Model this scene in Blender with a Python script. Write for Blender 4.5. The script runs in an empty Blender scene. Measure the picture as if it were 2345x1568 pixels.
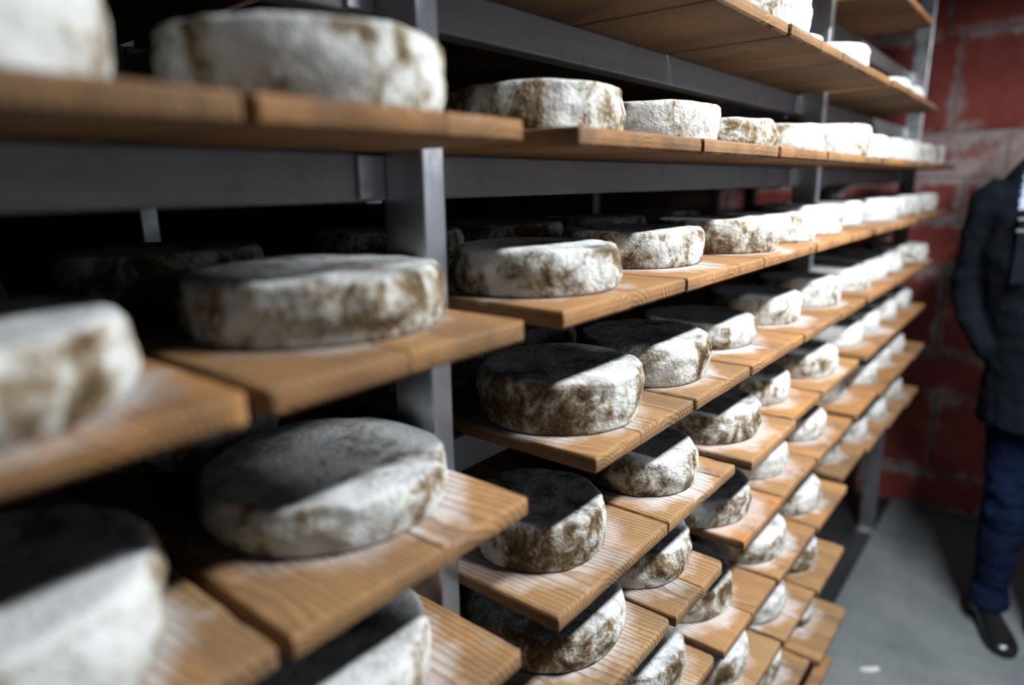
import bpy, bmesh, math, random
from mathutils import Vector, Matrix, noise

# ------------------------------------------------------------------ camera, light, exposure
scene = bpy.context.scene
C = bpy.context.collection
EYE = 1.526                                   # camera height above the aisle floor (metres)
cam_d = bpy.data.cameras.new('camera')
cam = bpy.data.objects.new('camera', cam_d)
C.objects.link(cam)
r_ = Vector((0.6302636, -0.7762332, -0.0151586))      # right
d_ = Vector((-0.1884575, -0.1340193, -0.9728939))     # down
f_ = Vector((0.7531610, 0.6160364, -0.2307545))       # forward
m = Matrix((( r_.x, -d_.x, -f_.x, 0), (r_.y, -d_.y, -f_.y, 0), (r_.z, -d_.z, -f_.z, 0), (0, 0, 0, 1)))
cam.matrix_world = Matrix.Translation((0, 0, EYE)) @ m
cam_d.sensor_width = 36.0
cam_d.lens = 1514.654 / 2345 * 36
cam_d.clip_start = 0.01
cam_d.dof.use_dof = True
cam_d.dof.focus_distance = 0.87
cam_d.dof.aperture_fstop = 1.7
scene.camera = cam

scene.view_settings.view_transform = 'Standard'
scene.view_settings.look = 'None'
scene.view_settings.gamma = 1
scene.view_settings.use_curve_mapping = False
scene.view_settings.exposure = 0.0
scene.cycles.diffuse_bounces = 1

world = bpy.data.worlds.new('world'); scene.world = world
world.use_nodes = True
world.node_tree.nodes['Background'].inputs[0].default_value = (0.5, 0.6, 0.8, 1)
world.node_tree.nodes['Background'].inputs[1].default_value = 0.01

LAMPS = [((1.30, -0.33, 2.27), 84.0)]
LAMP_LEN, LAMP_W = 1.15, 0.09
for (lx, ly, lz), pw in LAMPS:
    ld = bpy.data.lights.new('ceiling_lamp_light', 'AREA')
    ld.shape = 'RECTANGLE'; ld.size = LAMP_LEN; ld.size_y = LAMP_W
    ld.energy = pw; ld.color = (0.93, 0.97, 1.0)
    lo = bpy.data.objects.new('ceiling_lamp_light', ld); C.objects.link(lo)
    lo.location = (lx, ly, lz - 0.004)

# ------------------------------------------------------------------ node helpers
class NT:
    def __init__(s, name):
        s.mat = bpy.data.materials.new(name); s.mat.use_nodes = True
        s.t = s.mat.node_tree; s.b = s.t.nodes['Principled BSDF']
    def n(s, typ, **kw):
        nd = s.t.nodes.new(typ)
        for k, v in kw.items(): setattr(nd, k, v)
        return nd
    def put(s, sock, v):
        if isinstance(v, bpy.types.NodeSocket): s.t.links.new(v, sock)
        elif v is not None: sock.default_value = v
    def math(s, op, a, b=None, c=None, clamp=False):
        nd = s.n('ShaderNodeMath', operation=op); nd.use_clamp = clamp
        s.put(nd.inputs[0], a)
        if b is not None: s.put(nd.inputs[1], b)
        if c is not None: s.put(nd.inputs[2], c)
        return nd.outputs[0]
    def vmath(s, op, a, b=None):
        nd = s.n('ShaderNodeVectorMath', operation=op)
        s.put(nd.inputs[0], a)
        if b is not None: s.put(nd.inputs[1], b)
        return nd.outputs[0]
    def noise(s, vec, scale, detail=3, rough=0.55, dist=0.0):
        nd = s.n('ShaderNodeTexNoise')
        s.put(nd.inputs['Vector'], vec); nd.inputs['Scale'].default_value = scale
        nd.inputs['Detail'].default_value = detail; nd.inputs['Roughness'].default_value = rough
        nd.inputs['Distortion'].default_value = dist
        return nd.outputs['Fac']
    def ramp(s, fac, stops, interp='LINEAR'):
        nd = s.n('ShaderNodeValToRGB'); nd.color_ramp.interpolation = interp
        el = nd.color_ramp.elements
        while len(el) < len(stops): el.new(0.5)
        for e, (p, c) in zip(el, stops):
            e.position = p; e.color = (c[0], c[1], c[2], 1) if not isinstance(c, float) else (c, c, c, 1)
        s.put(nd.inputs[0], fac); return nd.outputs[0]
    def mix(s, fac, a, b, blend='MIX'):
        nd = s.n('ShaderNodeMix', data_type='RGBA', blend_type=blend)
        s.put(nd.inputs[0], fac)
        s.put(nd.inputs[6], a if isinstance(a, bpy.types.NodeSocket) else (*a, 1))
        s.put(nd.inputs[7], b if isinstance(b, bpy.types.NodeSocket) else (*b, 1))
        return nd.outputs[2]
    def attr(s, name):
        nd = s.n('ShaderNodeAttribute', attribute_type='OBJECT'); nd.attribute_name = name
        return nd.outputs['Fac']
    def xyz(s, v):
        nd = s.n('ShaderNodeSeparateXYZ'); s.put(nd.inputs[0], v); return nd.outputs
    def comb(s, x, y, z):
        nd = s.n('ShaderNodeCombineXYZ')
        for i, v in enumerate((x, y, z)): s.put(nd.inputs[i], v)
        return nd.outputs[0]
    def maprange(s, v, a, b, c=0.0, d=1.0):
        nd = s.n('ShaderNodeMapRange'); s.put(nd.inputs[0], v)
        for i, q in enumerate((a, b, c, d)): nd.inputs[i + 1].default_value = q
        return nd.outputs[0]
    def bump(s, h, strength, dist, normal=None):
        nd = s.n('ShaderNodeBump'); s.put(nd.inputs['Height'], h)
        nd.inputs['Strength'].default_value = strength; nd.inputs['Distance'].default_value = dist
        if normal is not None: s.put(nd.inputs['Normal'], normal)
        return nd.outputs[0]
    def obj(s):
        return s.n('ShaderNodeTexCoord').outputs['Object']
    def set(s, color=None, rough=None, normal=None, metal=None, spec=None):
        if color is not None: s.put(s.b.inputs['Base Color'], color if isinstance(color, bpy.types.NodeSocket) else (*color, 1))
        if rough is not None: s.put(s.b.inputs['Roughness'], rough)
        if normal is not None: s.put(s.b.inputs['Normal'], normal)
        if metal is not None: s.put(s.b.inputs['Metallic'], metal)
        if spec is not None: s.put(s.b.inputs['Specular IOR Level'], spec)
        return s.mat

def seeded(n, k=7.3):
    sd = n.math('MULTIPLY', n.attr('seed'), k)
    return n.vmath('ADD', n.obj(), n.comb(sd, n.math('MULTIPLY', sd, 1.7), n.math('MULTIPLY', sd, 0.6)))

# ------------------------------------------------------------------ materials
def mat_wood():
    n = NT('aged_board_wood')
    o = n.obj(); sd = n.attr('seed')
    x, y, z = n.xyz(o)
    px = n.math('SUBTRACT', n.math('MULTIPLY', n.math('FRACT', n.math('MULTIPLY', sd, 3.17)), 0.16), 0.08)
    pz = n.math('SUBTRACT', -0.006, n.math('MULTIPLY', n.math('FRACT', n.math('MULTIPLY', sd, 5.71)), 0.05))
    tilt = n.math('SUBTRACT', n.math('MULTIPLY', n.math('FRACT', n.math('MULTIPLY', sd, 7.93)), 0.16), 0.08)
    px = n.math('ADD', px, n.math('MULTIPLY', y, tilt))
    pz = n.math('ADD', pz, n.math('MULTIPLY', y, n.math('MULTIPLY', tilt, 0.35)))
    sv = n.comb(n.math('MULTIPLY', sd, 13.0), n.math('MULTIPLY', sd, 5.0), sd)
    wv = n.vmath('ADD', n.vmath('MULTIPLY', o, (9.0, 3.2, 9.0)), sv)
    warp = n.math('SUBTRACT', n.noise(wv, 1.0, 3.5, 0.6), 0.5)
    dx = n.math('ADD', n.math('SUBTRACT', x, px), n.math('MULTIPLY', warp, 0.030))
    dz = n.math('ADD', n.math('SUBTRACT', z, pz), n.math('MULTIPLY', warp, 0.014))
    r = n.math('SQRT', n.math('ADD', n.math('MULTIPLY', dx, dx), n.math('MULTIPLY', dz, dz)))
    period = n.math('ADD', 0.0040, n.math('MULTIPLY', n.math('FRACT', n.math('MULTIPLY', sd, 2.39)), 0.0035))
    ph = n.math('FRACT', n.math('DIVIDE', r, period))
    ring = n.math('POWER', ph, 2.6)                                     # slow early wood, sharp late wood
    fib = n.noise(n.vmath('ADD', n.vmath('MULTIPLY', o, (420.0, 9.0, 420.0)), sv), 1.0, 3.0, 0.6)
    big = n.noise(n.vmath('ADD', n.vmath('MULTIPLY', o, (14.0, 4.0, 14.0)), sv), 1.0, 4.0, 0.6)
    tone = n.attr('tone')
    early = n.mix(tone, (0.285, 0.182, 0.092), (0.39, 0.180, 0.056))
    late = n.mix(tone, (0.045, 0.024, 0.012), (0.125, 0.042, 0.012))
    col = n.mix(n.math('MULTIPLY', ring, n.maprange(n.noise(n.vmath('ADD', n.vmath('MULTIPLY', o, (22.0, 5.0, 22.0)), sv), 1.0, 3.0, 0.6), 0.30, 0.66, 0.30, 0.95)), early, late)
    col = n.mix(n.maprange(fib, 0.45, 0.75, 0.0, 0.45), col, (0.17, 0.11, 0.065))
    stain = n.maprange(big, 0.46, 0.68)
    col = n.mix(n.math('MULTIPLY', stain, 0.7), col, (0.125, 0.080, 0.048))
    spots = n.maprange(n.noise(n.vmath('ADD', o, sv), 26.0, 2.0, 0.5), 0.70, 0.77)
    col = n.mix(n.math('MULTIPLY', spots, 0.65), col, (0.09, 0.065, 0.05))
    grime = n.maprange(n.noise(n.vmath('ADD', o, sv), 75.0, 4.0, 0.7), 0.54, 0.72)
    col = n.mix(n.math('MULTIPLY', grime, 0.5), col, (0.13, 0.095, 0.07))
    col = n.vmath('MULTIPLY', col, n.comb(n.attr('wood_mult'), n.math('MULTIPLY', n.attr('wood_mult'), 0.97), n.math('MULTIPLY', n.attr('wood_mult'), 0.92)))
    # white mould powder around the wheel that stands on the board
    pos = n.n('ShaderNodeNewGeometry').outputs['Position']
    wx, wy, wz = n.xyz(pos)
    ddx = n.math('SUBTRACT', wx, n.attr('dust_x')); ddy = n.math('SUBTRACT', wy, n.attr('dust_y'))
    dist = n.math('SQRT', n.math('ADD', n.math('MULTIPLY', ddx, ddx), n.math('MULTIPLY', ddy, ddy)))
    dn = n.noise(n.vmath('ADD', o, sv), 24.0, 5.0, 0.62)
    edge = n.math('ADD', n.math('SUBTRACT', n.attr('dust_r'), dist), n.math('MULTIPLY', n.math('SUBTRACT', dn, 0.5), 0.085))
    powder = n.maprange(edge, -0.022, 0.006)
    scat = n.math('MULTIPLY', n.maprange(n.noise(n.vmath('ADD', o, sv), 11.0, 6.0, 0.68), 0.60, 0.72), 0.30)
    powder = n.math('MAXIMUM', powder, scat)
    powder = n.math('MULTIPLY', powder, n.maprange(ring, 0.25, 0.9, 1.0, 0.25))
    powder = n.math('MULTIPLY', powder, n.attr('dust'))
    powder = n.math('MULTIPLY', powder, n.math('GREATER_THAN', z, 0.0125))      # it lies on the upper face only
    col = n.mix(n.math('MULTIPLY', powder, 0.75), col, (0.52, 0.52, 0.53))
    h = n.math('ADD', n.math('MULTIPLY', ring, 0.7), n.math('MULTIPLY', fib, 0.5))
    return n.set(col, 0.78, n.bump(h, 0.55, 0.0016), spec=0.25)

def mat_cheese():
    n = NT('mould_rind')
    v = seeded(n)
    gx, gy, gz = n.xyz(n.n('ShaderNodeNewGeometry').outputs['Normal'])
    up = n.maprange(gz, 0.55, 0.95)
    oz = n.xyz(n.obj())[2]
    a = n.noise(n.vmath('MULTIPLY', v, (1.0, 1.0, 0.75)), 34.0, 8.0, 0.68, 0.6)
    b = n.noise(v, 11.0, 3.0, 0.5)
    f = n.noise(v, 210.0, 3.0, 0.6)
    val = n.math('ADD', n.math('MULTIPLY', a, 0.62), n.math('ADD', n.math('MULTIPLY', b, 0.40), n.math('MULTIPLY', n.math('SUBTRACT', f, 0.5), 0.14)))
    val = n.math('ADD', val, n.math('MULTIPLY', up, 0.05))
    val = n.math('ADD', val, n.math('MULTIPLY', n.math('SUBTRACT', n.attr('white'), 0.59), 0.25))
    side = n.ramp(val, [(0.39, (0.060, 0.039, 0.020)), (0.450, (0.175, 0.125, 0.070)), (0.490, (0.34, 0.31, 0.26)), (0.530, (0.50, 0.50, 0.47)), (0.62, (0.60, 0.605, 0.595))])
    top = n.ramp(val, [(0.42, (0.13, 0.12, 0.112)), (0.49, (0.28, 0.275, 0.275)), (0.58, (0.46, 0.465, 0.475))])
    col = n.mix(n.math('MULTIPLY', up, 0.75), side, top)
    speck = n.maprange(n.noise(v, 150.0, 2.0, 0.5), 0.66, 0.72)
    col = n.mix(n.math('MULTIPLY', speck, 0.45), col, (0.22, 0.21, 0.19))
    h = n.math('ADD', n.math('MULTIPLY', n.noise(v, 70.0, 4.0, 0.65), 0.7), n.math('MULTIPLY', f, 0.35))
    return n.set(col, 0.92, n.bump(h, 0.9, 0.0045), spec=0.12)

def mat_metal(name, base, metal, rough, streak):
    n = NT(name)
    o = n.n('ShaderNodeNewGeometry').outputs['Position']
    s = n.noise(n.vmath('MULTIPLY', o, streak), 1.0, 4.0, 0.6)
    blot = n.noise(o, 22.0, 4.0, 0.6)
    col = n.mix(n.maprange(s, 0.3, 0.7), tuple(c * 0.85 for c in base), base)
    col = n.mix(n.maprange(blot, 0.58, 0.75, 0.0, 0.35), col, tuple(c * 0.45 for c in base))
    return n.set(col, n.maprange(blot, 0.3, 0.7, rough - 0.07, rough + 0.1), n.bump(s, 0.1, 0.001), metal=metal)

def mat_concrete(name, c0, c1, rough=0.85, scale=1.0):
    n = NT(name)
    o = n.n('ShaderNodeNewGeometry').outputs['Position']
    a = n.noise(o, 5.0 * scale, 5.0, 0.6); b = n.noise(o, 60.0 * scale, 4.0, 0.65)
    col = n.mix(n.maprange(a, 0.35, 0.65), c0, c1)
    col = n.mix(n.maprange(b, 0.5, 0.8, 0.0, 0.5), col, tuple(c * 0.6 for c in c0))
    return n.set(col, rough, n.bump(b, 0.35, 0.003))

def mat_redblock():
    n = NT('red_painted_block')
    o = n.n('ShaderNodeNewGeometry').outputs['Position']
    x, y, z = n.xyz(o)
    oz = n.xyz(n.obj())                                                  # block local, metres from its centre
    a = n.noise(o, 7.0, 6.0, 0.65); b = n.noise(o, 40.0, 4.0, 0.65)
    red = n.mix(n.maprange(a, 0.35, 0.65), (0.25, 0.040, 0.032), (0.36, 0.075, 0.058))
    red = n.mix(n.maprange(b, 0.55, 0.8, 0, 0.5), red, (0.36, 0.15, 0.12))
    ez = n.math('SUBTRACT', n.attr('half_h'), n.math('ABSOLUTE', oz[2]))
    ey = n.math('SUBTRACT', n.attr('half_w'), n.math('ABSOLUTE', oz[1]))
    e = n.math('MINIMUM', ez, n.math('MULTIPLY', ey, 1.6))
    lime = n.maprange(n.math('SUBTRACT', n.math('ADD', n.math('MULTIPLY', n.math('SUBTRACT', a, 0.42), 0.26), n.attr('lime')), e), -0.012, 0.03)
    lime = n.math('MULTIPLY', lime, n.maprange(b, 0.3, 0.6, 0.45, 0.95))
    col = n.mix(lime, red, (0.50, 0.43, 0.41))
    return n.set(col, 0.8, n.bump(n.math('ADD', b, a), 0.4, 0.004))

def mat_plain(name, c, rough=0.7, metal=0.0, nscale=60.0, var=0.35, bump=0.2, spec=None):
    n = NT(name)
    a = n.noise(n.obj(), nscale, 4.0, 0.6)
    col = n.mix(n.maprange(a, 0.3, 0.7), tuple(k * (1 - var) for k in c), c)
    return n.set(col, rough, n.bump(a, bump, 0.002), metal=metal, spec=spec)

def mat_cloth(name, c0, c1, scale, bump=0.4):
    n = NT(name)
    o = n.obj()
    w = n.n('ShaderNodeTexWave', wave_type='BANDS', bands_direction='DIAGONAL')
    n.put(w.inputs['Vector'], o); w.inputs['Scale'].default_value = scale; w.inputs['Distortion'].default_value = 1.5
    a = n.noise(o, 9.0, 4.0, 0.6)
    col = n.mix(n.maprange(a, 0.3, 0.7), c0, c1)
    col = n.mix(n.math('MULTIPLY', w.outputs['Fac'], 0.25), col, tuple(k * 0.6 for k in c0))
    return n.set(col, 0.88, n.bump(w.outputs['Fac'], bump, 0.001), spec=0.04)

WOOD = mat_wood(); RIND = mat_cheese()
STEEL = mat_metal('galvanised_steel', (0.62, 0.64, 0.67), 1.0, 0.36, (60.0, 60.0, 3.0))
RAILM = mat_metal('grey_coated_steel', (0.24, 0.225, 0.232), 0.1, 0.5, (4.0, 60.0, 60.0))
FLOOR = mat_concrete('concrete_floor', (0.125, 0.145, 0.153), (0.19, 0.208, 0.216))
BED = mat_concrete('rack_shade_concrete', (0.02, 0.021, 0.024), (0.035, 0.036, 0.04), 0.5)  # bed under the rack, the shade there darkened into its colour
MORTAR = mat_concrete('lime_mortar', (0.30, 0.25, 0.23), (0.42, 0.38, 0.36), 0.9, 2.0)
REDBLOCK = mat_redblock()
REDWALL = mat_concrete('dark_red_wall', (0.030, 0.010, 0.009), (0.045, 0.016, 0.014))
PLASTER = mat_concrete('dark_wall_paint', (0.045, 0.042, 0.045), (0.07, 0.066, 0.07))  # unseen ceiling and front wall, kept dark to cut bounced fill
PALEWALL = mat_concrete('pale_bounce_wall', (0.20, 0.21, 0.235), (0.26, 0.27, 0.295))  # unseen right wall, made pale to bounce fill onto the cheese tops
LAMPWHITE = mat_plain('white_lamp_enamel', (0.7, 0.7, 0.7), 0.4)

# ------------------------------------------------------------------ mesh helpers
def mesh_obj(name, verts, faces, mat, parent=None, smooth=False, loc=(0, 0, 0)):
    me = bpy.data.meshes.new(name)
    me.from_pydata([tuple(v) for v in verts], [], faces); me.update()
    if smooth: me.polygons.foreach_set('use_smooth', [True] * len(me.polygons))
    me.materials.append(mat)
    o = bpy.data.objects.new(name, me); C.objects.link(o); o.location = loc
    if parent is not None: o.parent = parent
    return o
def empty(name, loc=(0, 0, 0)):
    o = bpy.data.objects.new(name, None); C.objects.link(o); o.location = loc; o.empty_display_size = 0.05
    return o
def tag(o, label, cat, group=None):
    o['label'] = label; o['category'] = cat
    if group: o['group'] = group
    return o
def bevel_box(name, a, b, mat, parent=None, bev=0.002, seg=2, origin=None):
    """box from corner a to corner b, bevelled, origin at its centre (or given point)"""
    c = Vector([(p + q) / 2 for p, q in zip(a, b)]) if origin is None else Vector(origin)
    bm = bmesh.new(); bmesh.ops.create_cube(bm, size=1.0)
    mid = Vector([(p + q) / 2 for p, q in zip(a, b)])
    for v in bm.verts:
        v.co = Vector((v.co.x * (b[0] - a[0]), v.co.y * (b[1] - a[1]), v.co.z * (b[2] - a[2]))) + mid - c
    if bev > 0:
        bmesh.ops.bevel(bm, geom=bm.edges[:], offset=bev, segments=seg, affect='EDGES', profile=0.5)
    me = bpy.data.meshes.new(name); bm.to_mesh(me); bm.free(); me.materials.append(mat)
    o = bpy.data.objects.new(name, me); C.objects.link(o)
    o.location = c if parent is None else c - parent.location
    if parent is not None: o.parent = parent
    return o
def structure(o):
    o['kind'] = 'structure'; return o

# ------------------------------------------------------------------ room shell
X0, X1, YR, YL, ZC = -2.9, 3.52, -1.15, 1.42, 2.62
structure(bevel_box('floor', (X0, YR, -0.12), (X1, 0.455, 0.0), FLOOR, bev=0.004))
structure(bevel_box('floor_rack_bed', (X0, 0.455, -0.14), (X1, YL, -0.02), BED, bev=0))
structure(bevel_box('ceiling', (X0, YR, ZC), (X1, YL, ZC + 0.1), PLASTER, bev=0))
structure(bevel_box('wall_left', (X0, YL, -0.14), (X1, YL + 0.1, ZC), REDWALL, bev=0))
structure(bevel_box('wall_right', (X0, YR - 0.1, -0.14), (X1, YR, ZC), PALEWALL, bev=0))
structure(bevel_box('wall_front', (X0 - 0.1, YR - 0.1, -0.14), (X0, YL + 0.1, ZC), PLASTER, bev=0))
wb = structure(bevel_box('wall_back', (X1, YR - 0.1, -0.14), (X1 + 0.1, YL + 0.1, ZC), MORTAR, bev=0))
# painted blocks of the end wall, proud of the recessed mortar
rng = random.Random(3)
courses = [-0.02, 0.165, 0.555, 0.75, 1.14, 1.335, 1.53, 1.72, 2.122, 2.32, 2.61]
joint0 = [0.10, 0.33, 0.10, 0.36, 0.12, 0.34, 0.20, 0.41, 0.46, 0.18]
blk = 0
for ci in range(len(courses) - 1):
    za, zb_ = courses[ci] + 0.005, courses[ci + 1] - 0.005
    w = 0.50
    y = joint0[ci] - 0.5 * 4
    while y < YL:
        ya, yb = max(y + 0.005, YR + 0.002), min(y + w - 0.005, YL - 0.002)
        if yb - ya > 0.03:
            pr = 0.010 + rng.random() * 0.004
            o = bevel_box('block', (X1 - pr, ya, za), (X1 + 0.03, yb, zb_), REDBLOCK, wb, bev=0.004, seg=2)
            o['lime'] = 0.075 if ci == 6 else (0.03 if ci == 5 else -0.005); o['half_h'] = (zb_ - za) / 2; o['half_w'] = (yb - ya) / 2
        y += w

# ------------------------------------------------------------------ metal rack
ZB = {'AA': .402, 'A': .200, 'B': .033, 'C': -.128, 'D': -.290, 'E': -.438, 'F': -.589, 'G': -.764, 'H': -.932, 'I': -1.099, 'J': -1.249}
ZB = {k: v + EYE for k, v in ZB.items()}
TH = 0.0175
rack = tag(empty('storage_rack', (0.45, 0.48, -0.02)), 'grey metal cheese rack with tall posts and long rails under the boards', 'rack')
post_x = [-0.86, 0.437, 1.7285, 3.10]
for px in post_x:
    bevel_box('post', (px, 0.46, -0.018), (px + 0.0285, 0.518, 2.45), STEEL, rack, bev=0.003)
    bevel_box('foot_plate', (px - 0.02, 0.445, -0.02), (px + 0.05, 0.53, -0.012), STEEL, rack, bev=0.002)
    bevel_box('post', (px, 1.085, -0.018), (px + 0.0285, 1.143, 2.45), STEEL, rack, bev=0.003)
    bevel_box('foot_plate', (px - 0.02, 1.07, -0.02), (px + 0.05, 1.158, -0.012), STEEL, rack, bev=0.002)
for lv, z in ZB.items():
    for i in range(2 if lv in 'HIJ' else 3):
        xa, xb = post_x[i] + (0.0 if i else -0.0), post_x[i + 1] + (0.0285 if i == 2 else -0.0005)
        bevel_box('rail', (xa, 0.5185, z - 0.046), (xb, 0.548, z), RAILM, rack, bev=0.003)
        bevel_box('rail', (xa, 1.053, z - 0.046), (xb, 1.0845, z), RAILM, rack, bev=0.003)
    for px in (post_x[:3] if lv in 'HIJ' else post_x):
        bevel_box('side_beam', (px + 0.004, 0.5485, z - 0.05), (px + 0.0245, 1.0525, z - 0.012), STEEL, rack, bev=0.002)
    for px in (post_x[1:3] if lv in 'HIJ' else post_x[1:]):
        bevel_box('bracket', (px - 0.032, 0.5130, z - 0.044), (px - 0.0005, 0.5183, z - 0.003), STEEL, rack, bev=0.001, seg=1)

# ------------------------------------------------------------------ boards
def plank_mesh(x0, x1, y0, y1, seed, cl, cr, fine=True):
    """plan outline with worn corners (radius cl, cr at the front), swept through bevel levels"""
    st = 0.012 if fine else 0.05
    pts = []
    def seg(a, b, step):
        n = max(1, int(math.hypot(b[0] - a[0], b[1] - a[1]) / step))
        for i in range(n): pts.append((a[0] + (b[0] - a[0]) * i / n, a[1] + (b[1] - a[1]) * i / n))
    def arc(cx, cy, r, a0, a1, n=5):
        for i in range(n): 
            t = a0 + (a1 - a0) * i / n; pts.append((cx + r * math.cos(t), cy + r * math.sin(t)))
    ymid = min(y1, y0 + 0.30)
    arc(x0 + cl, y0 + cl, cl, math.pi, 1.5 * math.pi)
    seg((x0 + cl, y0), (x1 - cr, y0), st)
    arc(x1 - cr, y0 + cr, cr, 1.5 * math.pi, 2 * math.pi)
    seg((x1, y0 + cr), (x1, ymid), st); seg((x1, ymid), (x1, y1), 0.06)
    seg((x1, y1), (x0, y1), 0.05)
    seg((x0, y1), (x0, ymid), 0.06); seg((x0, ymid), (x0, y0 + cl), st)
    xm, hx = (x0 + x1) / 2, (x1 - x0) / 2
    levels = [(0.0, 0.0030), (0.0028, 0.0006), (TH * 0.5, 0.0), (TH - 0.0030, 0.0006), (TH - 0.0008, 0.0020), (TH, 0.0042)]
    verts, faces = [], []
    N = len(pts)
    for li, (z, ins) in enumerate(levels):
        for i, (px, py) in enumerate(pts):
            w1 = noise.noise((px * 30 + seed * 9.1, py * 30, seed)) 
            w2 = noise.noise((px * 120 + seed, py * 120, z * 60 + seed * 3))
            k = ins + 0.0006 * w2 + 0.0005 * (w1 + 0.6)
            if li in (0, 3, 4, 5): k += 0.0035 * max(0.0, w1 - 0.22) + 0.0016 * max(0.0, w2 - 0.2)
            k = max(k, 0.0)
            ka = k if cl > 0.0013 else k * 0.35
            kb = k if cr > 0.0013 else k * 0.35
            verts.append((max(min(px, x1 - kb), x0 + ka), max(min(py, y1 - k), y0 + k), z))
    for li in range(len(levels) - 1):
        for i in range(N):
            j = (i + 1) % N
            faces.append((li * N + i, li * N + j, (li + 1) * N + j, (li + 1) * N + i))
    faces.append(tuple(range(N - 1, -1, -1)))
    faces.append(tuple(range((len(levels) - 1) * N, len(levels) * N)))
    return verts, faces

LEVEL_WORDS = {'AA': 'second shelf above eye level', 'A': 'first shelf above eye level', 'B': 'eye level shelf', 'C': 'first shelf below eye level',
               'D': 'second shelf below eye level', 'E': 'third shelf below eye level', 'F': 'fourth shelf below eye level',
               'G': 'fifth shelf below eye level', 'H': 'sixth shelf below eye level', 'I': 'seventh shelf below eye level', 'J': 'eighth shelf below eye level'}
BAY_WORDS = {1: 'near bay', 2: 'middle bay', 3: 'far bay'}
ORD = ['first', 'second', 'third', 'fourth', 'fifth', 'sixth', 'seventh']
Y1 = 1.075
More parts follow.
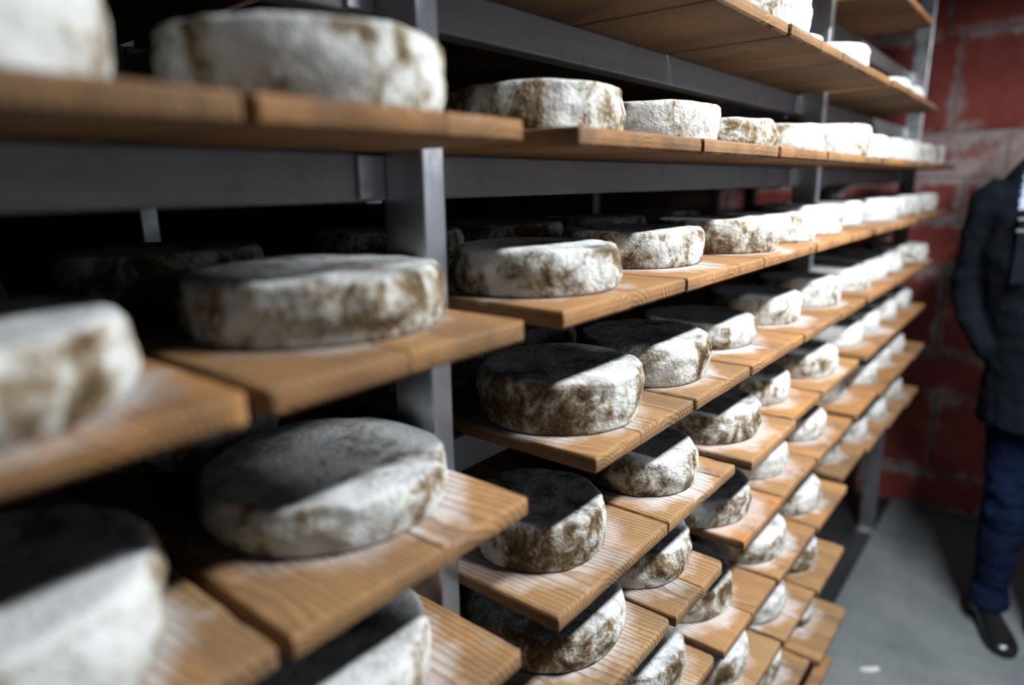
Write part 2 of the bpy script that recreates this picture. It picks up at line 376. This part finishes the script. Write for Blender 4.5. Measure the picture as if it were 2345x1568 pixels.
# level, bay: list of (x0, x1, y_front, tone, corner radius left, right, seams at fractions)
B_ = {
 ('A', 1): [(-.075, .185, .335, .4, .01, .01, ()), (.19, .434, .334, .5, .01, .01, ())],
 ('B', 1): [(-.065, .196, .338, .45, .008, .006, ()), (.2005, .434, .336, .75, .006, .010, (.62,))],
 ('C', 1): [(-.07, .183, .334, .6, .01, .018, ()), (.188, .434, .334, .55, .008, .016, (.45,))],
 ('D', 1): [(-.075, .181, .336, .35, .01, .006, ()), (.1875, .434, .334, .35, .004, .012, (.55,))],
 ('E', 1): [(-.08, .165, .335, .4, .01, .01, ()), (.17, .419, .331, .35, .01, .014, ())],
 ('F', 1): [(-.08, .165, .335, .4, .01, .01, ()), (.17, .425, .335, .4, .01, .012, ())],
 ('AA', 1): [(-.075, .185, .335, .4, .01, .01, ()), (.19, .434, .334, .5, .01, .01, ())],
 ('AA', 2): [(.475, .72, .334, .6, .005, .005, ()), (.725, .975, .334, .6, .005, .005, ()), (.98, 1.225, .334, .6, .005, .005, ()), (1.23, 1.46, .334, .7, .005, .005, ()), (1.465, 1.722, .332, .65, .005, .005, ())],
 ('A', 2): [(.475, .775, .334, .55, .004, .004, (.5,)), (.779, 1.030, .330, .6, .004, .004, ()), (1.036, 1.318, .327, .5, .004, .003, (.55,)), (1.322, 1.535, .326, .6, .003, .003, ()), (1.538, 1.722, .325, .65, .004, .01, ())],
 ('B', 2): [(.505, .764, .334, .6, .005, .002, ()), (.766, 1.032, .331, .45, .002, .006, ()), (1.038, 1.288, .329, .7, .006, .004, ()), (1.293, 1.545, .327, .65, .006, .006, ()), (1.55, 1.722, .327, .7, .005, .005, ())],
 ('C', 2): [(.481, .736, .333, .55, .003, .003, ()), (.7375, 1.004, .331, .65, .003, .006, (.62,)), (1.009, 1.279, .332, .7, .006, .006, ()), (1.284, 1.540, .330, .75, .004, .006, ()), (1.545, 1.722, .328, .7, .006, .010, ())],
 ('D', 2): [(.539, .778, .332, .30, .003, .008, (.40,)), (.783, .977, .331, .45, .006, .007, ()), (.983, 1.245, .330, .65, .007, .007, (.5,)), (1.250, 1.50, .328, .7, .006, .006, ()), (1.506, 1.722, .326, .7, .006, .010, ())],
 ('E', 2): [(.473, .7155, .332, .22, .003, .004, ()), (.7175, .945, .332, .3, .004, .006, (.74,)), (.968, 1.198, .316, .35, .004, .012, ()), (1.205, 1.398, .327, .85, .008, .012, ()), (1.408, 1.722, .326, .65, .01, .01, (.5,))],
 ('F', 2): [(.475, .738, .331, .12, .006, .014, ()), (.743, .918, .328, .3, .004, .022, (.5,)), (.990, 1.190, .326, 1.0, .003, .004, ()), (1.194, 1.415, .328, .55, .004, .006, ()), (1.42, 1.722, .326, .6, .006, .010, (.45,))],
 ('G', 2): [(.48, .70, .332, .3, .01, .01, ()), (.705, .920, .334, .3, .006, .016, ()), (.937, 1.193, .328, .35, .004, .006, (.5,)), (1.198, 1.45, .324, .45, .008, .006, (.5,)), (1.455, 1.720, .320, .6, .006, .016, (.35,))],
 ('H', 2): [(.74, .99, .33, .3, .01, .01, ()), (.995, 1.250, .322, .3, .006, .012, ()), (1.257, 1.475, .318, .3, .006, .006, (.4,)), (1.480, 1.722, .312, .4, .004, .018, ())],
 ('I', 2): [(.93, 1.20, .32, .25, .01, .01, ()), (1.205, 1.455, .31, .25, .006, .008, ()), (1.460, 1.715, .290, .25, .008, .022, (.4,))],
 ('J', 2): [(1.20, 1.445, .312, .2, .01, .01, ()), (1.45, 1.705, .309, .2, .01, .012, ())],
 ('AA', 3): [(1.775, 2.005, .334, .7, .005, .005, ()), (2.01, 2.24, .333, .75, .005, .010, ())],
 ('A', 3): [(1.765, 2.0, .322, .75, .008, .005, ()), (2.005, 2.25, .326, .75, .005, .005, ()), (2.255, 2.50, .330, .55, .005, .010, ())],
 ('B', 3): [(1.765, 2.01, .328, .8, .005, .005, ()), (2.015, 2.26, .325, .8, .005, .005, ()), (2.265, 2.51, .325, .75, .005, .005, ()), (2.515, 2.76, .325, .8, .005, .005, ()), (2.765, 3.02, .325, .6, .005, .006, ())],
 ('C', 3): [(1.765, 2.01, .325, .8, .006, .010, ()), (2.015, 2.26, .320, .8, .006, .006, ()), (2.265, 2.51, .330, .8, .006, .006, ()), (2.515, 2.76, .330, .75, .006, .006, ()), (2.765, 3.02, .330, .7, .006, .010, ())],
 ('D', 3): [(1.765, 2.01, .326, .75, .008, .006, ()), (2.015, 2.26, .325, .75, .006, .006, ()), (2.265, 2.51, .325, .75, .006, .006, ()), (2.515, 2.76, .324, .8, .006, .006, ())],
 ('E', 3): [(1.775, 2.01, .320, .7, .006, .006, ()), (2.015, 2.26, .32, .7, .006, .006, ()), (2.265, 2.50, .32, .7, .006, .006, ()), (2.505, 2.66, .32, .7, .006, .006, ())],
 ('F', 3): [(1.765, 2.0, .326, .8, .008, .006, ()), (2.005, 2.25, .318, .8, .006, .006, ()), (2.255, 2.50, .315, .6, .006, .006, ()), (2.505, 2.72, .312, .6, .006, .010, ())],
 ('G', 3): [(1.764, 2.01, .342, .35, .012, .005, ()), (2.015, 2.26, .332, .45, .005, .005, ()), (2.265, 2.51, .325, .4, .005, .005, ()), (2.515, 2.76, .318, .3, .005, .010, ())],
}
# ------------------------------------------------------------------ cheese wheels: cx, cy, r, h, whiteness
K_ = {
 ('B', 1): [(.068, .445, .100, .062, .70), (.318, .458, .102, .056, .55)],
 ('C', 1): [(.057, .440, .098, .046, .70), (.326, .477, .106, .048, .48)],
 ('D', 1): [(.057, .450, .100, .062, .62), (.322, .480, .107, .041, .58)],
 ('E', 1): [(.040, .450, .100, .055, .55), (.272, .452, .101, .055, .55)],
 ('A', 2): [(.62, .46, .100, .055, .6), (.84, .46, .10, .05, .6), (1.125, .432, .098, .066, .85), (1.340, .462, .088, .036, .95), (1.585, .445, .098, .052, .95)],
 ('B', 2): [(.640, .482, .099, .054, .52), (.862, .462, .100, .050, .60), (1.109, .468, .099, .046, .66), (1.358, .460, .100, .051, .74), (1.618, .428, .094, .064, .62)],
 ('C', 2): [(.592, .448, .093, .048, .50), (.862, .478, .101, .049, .52), (1.105, .450, .100, .053, .62), (1.332, .453, .100, .051, .68), (1.541, .450, .097, .061, .82)],
 ('D', 2): [(.646, .453, .100, .063, .55), (.865, .458, .097, .060, .56), (1.113, .480, .100, .044, .60), (1.356, .467, .092, .055, .64), (1.600, .450, .091, .059, .68)],
 ('E', 2): [(.587, .445, .083, .058, .42), (.828, .435, .083, .052, .55), (1.075, .450, .102, .052, .50), (1.298, .470, .103, .052, .62), (1.553, .443, .103, .052, .62)],
 ('F', 2): [(.630, .466, .105, .052, .46), (.842, .468, .104, .052, .50), (1.071, .459, .105, .052, .58), (1.303, .466, .105, .052, .62), (1.558, .457, .103, .052, .66)],
 ('G', 2): [(.600, .450, .099, .052, .5), (.815, .450, .100, .054, .55), (1.048, .470, .104, .052, .56), (1.294, .453, .105, .052, .60), (1.546, .450, .104, .052, .64)],
 ('H', 2): [(.865, .450, .100, .054, .55), (1.110, .450, .100, .055, .56), (1.337, .450, .100, .055, .62), (1.580, .450, .100, .055, .62)],
 ('I', 2): [(1.340, .450, .100, .055, .6), (1.600, .450, .100, .055, .62)],
 ('A', 3): [(2.115, .45, .098, .042, .8), (2.33, .45, .098, .042, .75)],
 ('B', 3): [(1.900, .448, .098, .056, .78), (2.14, .455, .099, .060, .8), (2.40, .455, .099, .064, .8), (2.66, .455, .099, .064, .75), (2.90, .445, .099, .064, .62)],
 ('C', 3): [(1.885, .488, .098, .060, .9), (2.125, .450, .099, .061, .85), (2.34, .46, .099, .058, .8), (2.55, .455, .099, .060, .78), (2.88, .450, .099, .060, .65)],
 ('D', 3): [(1.885, .452, .098, .055, .8), (2.10, .455, .099, .055, .9), (2.32, .450, .099, .055, .9), (2.66, .43, .099, .055, .75)],
 ('E', 3): [(1.885, .458, .098, .055, .85), (2.09, .455, .099, .055, .9), (2.31, .453, .099, .055, .8), (2.56, .450, .099, .055, .75)],
 ('F', 3): [(1.885, .483, .098, .055, .85), (2.095, .450, .099, .055, .9), (2.315, .450, .099, .055, .9), (2.525, .450, .099, .055, .75)],
 ('G', 3): [(1.885, .485, .098, .055, .75), (2.10, .458, .099, .055, .8), (2.32, .450, .099, .055, .8), (2.60, .450, .099, .055, .7)],
}
# look words that set some wheels apart
LOOK = {('B', 1, 0): 'tall blurred white', ('B', 1, 1): 'lumpy dented white', ('C', 1, 1): 'brown-streaked white', ('D', 1, 1): 'grey-topped white',
        ('B', 2, 0): 'brown-stained', ('B', 2, 1): 'bright speckled white', ('C', 2, 0): 'tan-mottled', ('C', 2, 1): 'tan-flecked',
        ('D', 2, 0): 'thick grey-topped white', ('E', 2, 0): 'dark wrinkled-topped', ('E', 2, 1): 'speckled grey-white', ('A', 2, 3): 'thin bright white', ('F', 2, 2): 'grey-white'}

rng = random.Random(11)
def cheese_mesh(r, h, seed, seg=72):
    rr = min(0.0085, h * 0.18)
    prof = [(0.0, 0.0), (r * 0.5, 0.0), (r - 0.016, 0.0), (r - 0.007, 0.0004)]
    for i in range(1, 5):
        t = i / 4 * math.pi / 2; prof.append((r - 0.005 + 0.005 * math.sin(t) - 0.0015, 0.006 - 0.006 * math.cos(t)))
    ns = 9
    for i in range(1, ns):
        t = i / ns; prof.append((r - 0.0015 + 0.0025 * math.sin(t * math.pi), 0.006 + (h - rr - 0.006) * t))
    for i in range(0, 7):
        t = i / 6 * math.pi / 2; prof.append((r - rr - 0.0015 + rr * math.cos(t), h - rr + rr * math.sin(t)))
    for k in (0.80, 0.68, 0.55, 0.42, 0.28, 0.14): prof.append((r * k, h - 0.0012 * (1 - k)))
    prof.append((0.0, h - 0.0012))
    verts, faces, rings = [], [], []
    for (pr, pz) in prof:
        if pr == 0.0:
            rings.append([len(verts)]); verts.append((0, 0, pz)); continue
        ring = []
        for j in range(seg):
            a = 2 * math.pi * j / seg
            x, y = math.cos(a) * pr, math.sin(a) * pr
            p = Vector((x, y, pz))
            side = min(1.0, max(0.0, (pr - r * 0.72) / (r * 0.2)))
            lift = min(1.0, pz / (h * 0.3))
            lo = noise.noise(p * 14 + Vector((seed * 3.7, seed, 0)))
            mi = noise.noise(Vector((x * 45, y * 45, pz * 60)) + Vector((seed, seed * 2.1, 5)))
            hi = noise.noise(p * 130 + Vector((seed, 3, seed)))
            d = (0.0045 * lo + 0.0032 * mi + 0.0010 * hi) * side * (0.35 + 0.65 * lift)
            z = pz + (0.0022 * noise.noise(p * 16 + Vector((9, seed, 1))) + 0.0009 * noise.noise(p * 60 + Vector((seed, 2, 7)))) * max(0.0, (pz / h - 0.5) * 2)
            ring.append(len(verts)); verts.append((x * (1 + d / pr), y * (1 + d / pr), max(0.0, z)))
        rings.append(ring)
    for a, b in zip(rings[:-1], rings[1:]):
        if len(a) == 1:
            for j in range(seg): faces.append((a[0], b[(j + 1) % seg], b[j]))
        elif len(b) == 1:
            for j in range(seg): faces.append((a[j], a[(j + 1) % seg], b[0]))
        else:
            for j in range(seg): faces.append((a[j], a[(j + 1) % seg], b[(j + 1) % seg], b[j]))
    return verts, faces

def where(lv, bay, i):
    ref = {1: 'leftmost' if i == 0 else 'beside the near post', 2: ORD[i] + ' from the near post', 3: ORD[i] + ' past the middle post'}[bay]
    return f'{ref}, {BAY_WORDS[bay]}, {LEVEL_WORDS[lv]}'

sd = 0
for (lv, bay), lst in B_.items():
    z = ZB[lv]
    wheels = K_.get((lv, bay), [])
    for i, (x0, x1, yf, tone, cl, cr, seams) in enumerate(lst):
        sd += 1
        xs = [x0] + [x0 + (x1 - x0) * s for s in seams] + [x1]
        mid = (x0 + x1) / 2
        k = min(wheels, key=lambda w: abs(w[0] - mid)) if wheels else None
        parts = []
        root = None
        if len(xs) > 2: root = empty('wooden_board', (mid, yf, z))
        for j in range(len(xs) - 1):
            a, b = xs[j], xs[j + 1]
            pa, pb = a + (0.0002 if j else 0), b - (0.0002 if j < len(xs) - 2 else 0)
            m2 = (pa + pb) / 2
            seed = sd * 1.37 + j * 0.71
            v, f = plank_mesh(pa - m2, pb - m2, 0.0, Y1 - yf, seed, cl if j == 0 else 0.0012, cr if j == len(xs) - 2 else 0.0012, fine=(bay < 3))
            if root is None:
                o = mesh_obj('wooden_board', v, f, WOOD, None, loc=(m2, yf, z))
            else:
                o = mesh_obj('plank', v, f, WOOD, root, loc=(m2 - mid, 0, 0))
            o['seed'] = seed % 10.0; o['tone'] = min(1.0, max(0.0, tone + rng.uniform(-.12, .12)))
            o['wood_mult'] = {'A': .62, 'AA': .62, 'B': .78}.get(lv, 1.0) * rng.uniform(.85, 1.05)  # colour multiplier: upper shelf boards darker all over, plus random spread
            o['dust_x'] = k[0] if k else 99.0; o['dust_y'] = k[1] if k else 99.0
            o['dust_r'] = (k[2] + rng.uniform(-.014, .014)) if k else 0.0
            o['dust'] = rng.uniform(.5, 1.0) if lv not in ('A', 'AA', 'J') else 0.3
            top = root or o
        word = 'orange' if tone > 0.9 else ('brown' if tone < 0.4 else 'honey-brown')
        tag(top, f'{word} wooden board, {where(lv, bay, i)}', 'board', f'boards of the {BAY_WORDS[bay]}, {LEVEL_WORDS[lv]}')
for (lv, bay), lst in K_.items():
    z = ZB[lv] + TH
    for i, (cx, cy, r, h, wh) in enumerate(lst):
        sd += 1
        v, f = cheese_mesh(r, h, sd * 1.91, 96 if bay == 1 or (bay == 2 and i < 3) else 56)
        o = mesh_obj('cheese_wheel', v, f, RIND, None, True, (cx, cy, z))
        o.rotation_euler.z = rng.uniform(0, 6.28)
        o['seed'] = (sd * 0.618) % 10.0; o['white'] = wh
        look = LOOK.get((lv, bay, i), 'white-rinded')
        tag(o, f'{look} cheese, {where(lv, bay, i)}', 'cheese', 'cheese wheels in the front row')
# wheels standing further back on the boards, seen between the front ones
for (lv, bay, i, cx, cy, r, h) in [('C', 1, 0, .06, .70, .10, .050), ('C', 1, 1, .315, .74, .10, .052), ('C', 2, 0, .60, .70, .098, .056), ('C', 2, 1, .86, .72, .10, .052),
                                   ('C', 2, 2, 1.11, .70, .10, .052), ('C', 2, 3, 1.37, .70, .10, .052), ('D', 1, 1, .31, .73, .10, .05), ('D', 2, 0, .65, .70, .10, .05), ('D', 2, 1, .87, .70, .10, .05)]:
    sd += 1
    v, f = cheese_mesh(r, h, sd * 1.91, 56)
    o = mesh_obj('cheese_wheel', v, f, RIND, None, True, (cx, cy, ZB[lv] + TH))
    o['seed'] = (sd * 0.618) % 10.0; o['white'] = 0.5
    tag(o, f'shadowed back-row cheese, {where(lv, bay, i)}', 'cheese', 'cheese wheels in the back row')

# ------------------------------------------------------------------ ceiling lamps
for li, ((lx, ly, lz), pw) in enumerate(LAMPS):
    lamp = tag(empty('ceiling_lamp', (lx, ly, lz)), 'white strip lamp hung over the aisle ' + ('beside the rack' if li == 0 else 'behind the viewer'), 'lamp')
    bevel_box('lamp_housing', (lx - .62, ly - .06, lz), (lx + .62, ly + .06, lz + .05), LAMPWHITE, lamp, bev=0.006)
    for s in (-.25, .25):
        bevel_box('hanger', (lx + s - .006, ly - .006, lz + .05), (lx + s + .006, ly + .006, ZC), STEEL, lamp, bev=0.001, seg=1)

# small pale scrap on the floor
v = [(-.03, -.008, 0), (.0, -.012, 0), (.03, -.004, 0), (.028, .008, 0), (-.004, .011, 0), (-.031, .004, 0)]
v = v + [(a, b, .004 + .003 * math.sin(a * 90)) for a, b, c in v]
fcs = [(5, 4, 3, 2, 1, 0), (6, 7, 8, 9, 10, 11)] + [(i, (i + 1) % 6, (i + 1) % 6 + 6, i + 6) for i in range(6)]
sc = mesh_obj('rind_scrap', v, fcs, mat_plain('pale_scrap', (.75, .75, .73)), loc=(2.12, .275, 0.0005)); sc.rotation_euler.z = -0.9
tag(sc, 'small pale rind scrap lying on the grey concrete floor', 'scrap')
# ------------------------------------------------------------------ person standing in the aisle, facing the camera
def tube(bm, rings, seg=20):
    """rings: (centre, rx, ry) swept along the path; rx across x-ish, ry across y-ish axis, closed with caps"""
    allr = []
    n = len(rings)
    for i, (c, rx, ry) in enumerate(rings):
        c = Vector(c)
        a = Vector(rings[max(i - 1, 0)][0]); b = Vector(rings[min(i + 1, n - 1)][0])
        t = (b - a).normalized()
        u = Vector((1, 0, 0)) - t * t.x
        if u.length < 0.3: u = Vector((0, 0, 1)) - t * t.z
        u.normalize(); w = t.cross(u)
        allr.append([bm.verts.new(c + u * (rx * math.cos(2 * math.pi * k / seg)) + w * (ry * math.sin(2 * math.pi * k / seg))) for k in range(seg)])
    for r0, r1 in zip(allr[:-1], allr[1:]):
        for k in range(seg): bm.faces.new((r0[k], r0[(k + 1) % seg], r1[(k + 1) % seg], r1[k]))
    bm.faces.new(list(reversed(allr[0]))); bm.faces.new(allr[-1])
def ball(bm, c, rx, ry, rz):
    bmesh.ops.create_uvsphere(bm, u_segments=20, v_segments=14, radius=1.0, matrix=Matrix.Translation(c) @ Matrix.Diagonal((rx, ry, rz, 1)))
def fused(name, build, mat, parent, voxel, smooth=4, fold=None, cut=None, thick=0.0):
    bm = bmesh.new(); build(bm); bmesh.ops.recalc_face_normals(bm, faces=bm.faces[:])
    me = bpy.data.meshes.new(name); bm.to_mesh(me); bm.free()
    tmp = bpy.data.objects.new(name, me); C.objects.link(tmp)
    md = tmp.modifiers.new('remesh', 'REMESH'); md.mode = 'VOXEL'; md.voxel_size = voxel
    ms = tmp.modifiers.new('smooth', 'SMOOTH'); ms.factor = 0.5; ms.iterations = smooth
    dg = bpy.context.evaluated_depsgraph_get()
    out = bpy.data.meshes.new_from_object(tmp.evaluated_get(dg))
    bpy.data.objects.remove(tmp); bpy.data.meshes.remove(me)
    bm = bmesh.new(); bm.from_mesh(out)
    if fold:
        bm.normal_update()
        for v in bm.verts: v.co += v.normal * fold(v.co)
    if cut:
        bmesh.ops.delete(bm, geom=[f for f in bm.faces if cut(f.calc_center_median())], context='FACES')
    base = Vector(parent.location)
    for v in bm.verts: v.co -= base
    bm.to_mesh(out); bm.free()
    out.name = name; out.materials.clear(); out.materials.append(mat)
    out.polygons.foreach_set('use_smooth', [True] * len(out.polygons))
    o = bpy.data.objects.new(name, out); C.objects.link(o); o.parent = parent
    if thick:
        sm = o.modifiers.new('thickness', 'SOLIDIFY'); sm.thickness = thick; sm.offset = -1
    return o
SKIN = mat_plain('skin', (0.55, 0.33, 0.24), 0.55, nscale=40.0, var=0.12, bump=0.05)
JACKET = mat_cloth('dark_jacket_cloth', (0.006, 0.0075, 0.011), (0.011, 0.0135, 0.019), 220.0)
SHIRTM = mat_cloth('pale_blue_shirt_cloth', (0.42, 0.55, 0.72), (0.50, 0.62, 0.78), 260.0, 0.1)
DENIM = mat_cloth('dark_blue_denim', (0.006, 0.010, 0.028), (0.013, 0.022, 0.058), 240.0)
LEATHER = mat_plain('black_polished_leather', (0.012, 0.012, 0.014), 0.25, nscale=80.0, bump=0.08)
HAIRM = mat_plain('dark_brown_hair', (0.035, 0.022, 0.015), 0.6, nscale=160.0, bump=0.6)
EYEM = mat_plain('eye_white', (0.75, 0.74, 0.72), 0.2, nscale=10.0, var=0.03, bump=0.0)
IRISM = mat_plain('dark_iris', (0.03, 0.02, 0.015), 0.15, bump=0.0)
BUCKLE = mat_metal('dull_buckle_metal', (0.2, 0.21, 0.23), 0.6, 0.45, (40.0, 40.0, 40.0))
MX = 2.57
man = tag(empty('person', (MX, 0.0, 0.0)), 'person in dark jacket, dark blue jeans and black shoes standing in the aisle', 'person')
R_ARM = [((MX, .120, 1.480), .070, .074), ((MX + .01, .160, 1.44), .070, .072), ((MX + .03, .182, 1.32), .060, .061), ((MX + .045, .192, 1.19), .057, .058), ((MX + .005, .168, 1.08), .052, .052), ((MX - .035, .110, 1.00), .046, .047), ((MX - .04, .060, .97), .038, .040)]
L_ARM = [((a[0], -a[1] - (.03 if a[2] < 1.3 else 0), a[2]), b, c) for a, b, c in R_ARM]
R_LEG = [((MX + .0, .025, .98), .10, .085), ((MX, .020, .88), .098, .088), ((MX + .005, .012, .70), .084, .076), ((MX + .0, .008, .52), .064, .062), ((MX + .03, .010, .34), .064, .060), ((MX + .055, .012, .15), .050, .050), ((MX + .06, .012, .09), .046, .046)]
L_LEG = [((MX + .0, -.14, .98), .10, .085), ((MX, -.145, .88), .098, .088), ((MX - .01, -.155, .70), .084, .076), ((MX - .015, -.165, .52), .064, .062), ((MX + .015, -.165, .34), .064, .060), ((MX + .035, -.165, .15), .050, .050), ((MX + .04, -.165, .09), .046, .046)]
def scale_r(l, k): return [(c, a * k, b * k) for c, a, b in l]
def b_body(bm):
    tube(bm, [((MX, -.06, .88), .085, .13), ((MX, -.05, 1.0), .09, .125), ((MX, -.02, 1.15), .085, .12), ((MX, 0, 1.32), .09, .13), ((MX, 0, 1.42), .075, .11), ((MX, 0, 1.48), .055, .08), ((MX - .005, 0, 1.56), .055, .058), ((MX - .02, 0, 1.63), .053, .056)])
    ball(bm, (MX - .02, 0, 1.735), .098, .077, .115)
    ball(bm, (MX - .050, 0, 1.682), .056, .060, .066)                       # jaw
    tube(bm, [((MX - .112, 0, 1.745), .008, .010), ((MX - .132, 0, 1.712), .013, .015), ((MX - .118, 0, 1.700), .012, .018)], 12)   # nose
    ball(bm, (MX - .104, 0, 1.764), .013, .054, .011)                        # brow
    ball(bm, (MX - .103, 0, 1.672), .008, .024, .006); ball(bm, (MX - .102, 0, 1.661), .008, .021, .006)    # lips
    ball(bm, (MX - .088, 0, 1.634), .016, .024, .016)                        # chin
    for s in (-1, 1): ball(bm, (MX - .005, .080 * s, 1.725), .020, .009, .032)     # ears
    for arm, s in ((R_ARM, 1), (L_ARM, -1)):
        tube(bm, scale_r(arm, .60))
        w = Vector(arm[-1][0])
        tube(bm, [(w, .024, .030), (w + Vector((-.012, -.022 * s, -.045)), .018, .040), (w + Vector((-.012, -.030 * s, -.085)), .014, .040)], 14)   # palm inside the pocket
        for q in range(4):
            p0 = w + Vector((-.012 + (q - 1.5) * .017, -.030 * s, -.080))
            tube(bm, [(p0, .0085, .0085), (p0 + Vector((.004, -.008 * s, -.038 + abs(q - 1.3) * .004)), .008, .008), (p0 + Vector((.010, -.022 * s, -.062 + abs(q - 1.3) * .006)), .007, .007)], 10)
        tube(bm, [(w + Vector((-.026, -.012 * s, -.030)), .010, .010), (w + Vector((-.042, -.024 * s, -.056)), .0095, .0095), (w + Vector((-.044, -.032 * s, -.080)), .0085, .0085)], 10)
    for leg in (R_LEG, L_LEG): tube(bm, scale_r(leg, .80) + [((leg[-1][0][0], leg[-1][0][1], .04), .034, .034)])
fused('body', b_body, SKIN, man, .006, 3)
def jfold(p):
    e = abs(p.y) > .19
    return .007 * noise.noise(Vector((p.x * 9, p.y * 9, p.z * 26)) + Vector((3, 1, 2))) * (1.25 if e else .6) + .004 * noise.noise(p * 32)
def b_jacket(bm):
    tube(bm, [((MX, -.062, .745), .152, .190), ((MX, -.062, .88), .152, .190), ((MX, -.045, 1.03), .138, .170), ((MX, -.02, 1.17), .136, .170), ((MX, 0, 1.31), .140, .176), ((MX, 0, 1.42), .126, .172), ((MX, 0, 1.485), .104, .160), ((MX + .005, 0, 1.540), .090, .138), ((MX + .005, 0, 1.580), .078, .104), ((MX + .005, 0, 1.605), .072, .082)], 28)
    tube(bm, R_ARM); tube(bm, L_ARM)
def vcut(p):
    if p.z > 1.592 or p.z < .762: return True
    return p.x < MX - .01 and p.z > 1.435 and abs(p.y) < .098
jk = fused('jacket', b_jacket, JACKET, man, .010, 5, jfold, vcut, .006)
def b_shirt(bm):
    tube(bm, [((MX, -.03, 1.02), .115, .140), ((MX, -.02, 1.17), .118, .145), ((MX, 0, 1.31), .126, .152), ((MX, 0, 1.42), .114, .150), ((MX, 0, 1.485), .092, .132), ((MX, 0, 1.545), .072, .104), ((MX - .006, 0, 1.60), .064, .068)], 24)
fused('shirt', b_shirt, SHIRTM, man, .009, 4, lambda p: .003 * noise.noise(p * 14), lambda p: p.z > 1.597)
def b_trousers(bm):
    tube(bm, [((MX, -.06, .86), .110, .155), ((MX, -.06, .95), .112, .155), ((MX, -.055, 1.03), .104, .145)], 24)
    tube(bm, scale_r(R_LEG, 1.06)); tube(bm, scale_r(L_LEG, 1.06))
    for leg in (R_LEG, L_LEG):
        c = leg[-1][0]; tube(bm, [((c[0], c[1], .150), .058, .058), ((c[0] - .004, c[1], .105), .064, .062), ((c[0] - .006, c[1], .075), .064, .062)])
def tfold(p):
    k = 1.0 if (.42 < p.z < .60 or p.z < .20) else .45
    return .010 * k * noise.noise(Vector((p.x * 10, p.y * 10, p.z * 30)) + Vector((7, 0, 4))) + .003 * noise.noise(p * 40)
fused('trousers', b_trousers, DENIM, man, .009, 4, tfold)
def b_shoe(heel, toe):
    h, t = Vector(heel), Vector(toe); d = t - h
    def P(k, z): return (h.x + d.x * k, h.y + d.y * k, z)
    side = Vector((-d.y, d.x, 0)).normalized()
    def build(bm):
        prof = [(0.02, .040, .030), (.12, .050, .037), (.30, .050, .037), (.5, .040, .040), (.70, .030, .047), (.85, .025, .046), (.95, .020, .036), (1.0, .014, .018)]
        rows = []
        for k, hz, hw in prof:
            ring = []
            for q in range(16):
                a = 2 * math.pi * q / 16
                zz = max(.0, hz * (1 + math.sin(a)))
                ring.append(bm.verts.new(Vector(P(k, zz)) + side * (hw * math.cos(a))))
            rows.append(ring)
        for r0, r1 in zip(rows[:-1], rows[1:]):
            for q in range(16): bm.faces.new((r0[q], r0[(q + 1) % 16], r1[(q + 1) % 16], r1[q]))
        bm.faces.new(rows[0][::-1]); bm.faces.new(rows[-1])
        tube(bm, [(P(.16, .07), .040, .040), (P(.16, .125), .040, .040)], 16)
        for k0, k1, w in ((0.0, .28, .036), (.34, 1.0, .044)):                # heel and sole
            tube(bm, [(P(k0 + .02, .008), .008, w * .75), (P((k0 + k1) / 2, .008), .008, w), (P(k1 - .04, .008), .008, w * .8), (P(k1, .008), .008, w * .4)], 14)
    return build
for lab, h, t in ((None, (MX + .115, .040), (MX - .125, -.062)), (None, (MX + .095, -.165), (MX - .17, -.20))):
    fused('shoe', b_shoe((*h, 0), (*t, 0)), LEATHER, man, .005, 3, cut=lambda p: p.z < .0005)
def b_hair(bm):
    ball(bm, (MX - .004, 0, 1.758), .100, .086, .108)
fused('hair', b_hair, HAIRM, man, .006, 2, lambda p: .006 * noise.noise(p * 60), lambda p: (p.x < MX - .060 and p.z < 1.815) or p.z < 1.695 or (abs(p.y) > .066 and p.z < 1.745 and p.x < MX + .02))
for s in (-1, 1):
    bm = bmesh.new(); ball(bm, (0, 0, 0), .0125, .0125, .0125)
    me = bpy.data.meshes.new('eye'); bm.to_mesh(me); bm.free(); me.materials.append(EYEM)
    e = bpy.data.objects.new('eye', me); C.objects.link(e); e.parent = man; e.location = (-.0965, .031 * s, 1.744)
    bm = bmesh.new(); ball(bm, (0, 0, 0), .003, .006, .006)
    me = bpy.data.meshes.new('iris'); bm.to_mesh(me); bm.free(); me.materials.append(IRISM)
    e2 = bpy.data.objects.new('iris', me); C.objects.link(e2); e2.parent = e; e2.location = (-.0115, 0, 0)
for s in (-1, 1):                                                             # chest straps with their sliders
    st = bevel_box('strap', (MX - .143, .066 * s - .020, 1.22), (MX - .128, .066 * s + .020, 1.436), JACKET, man, bev=.003)
    for zz in (1.405, 1.372):
        bk = bevel_box('strap_slider', (MX - .149, .066 * s - .024, zz), (MX - .1425, .066 * s + .024, zz + .008), BUCKLE, None, bev=.002)
        bk.parent = st; bk.location = bk.location - st.location - man.location
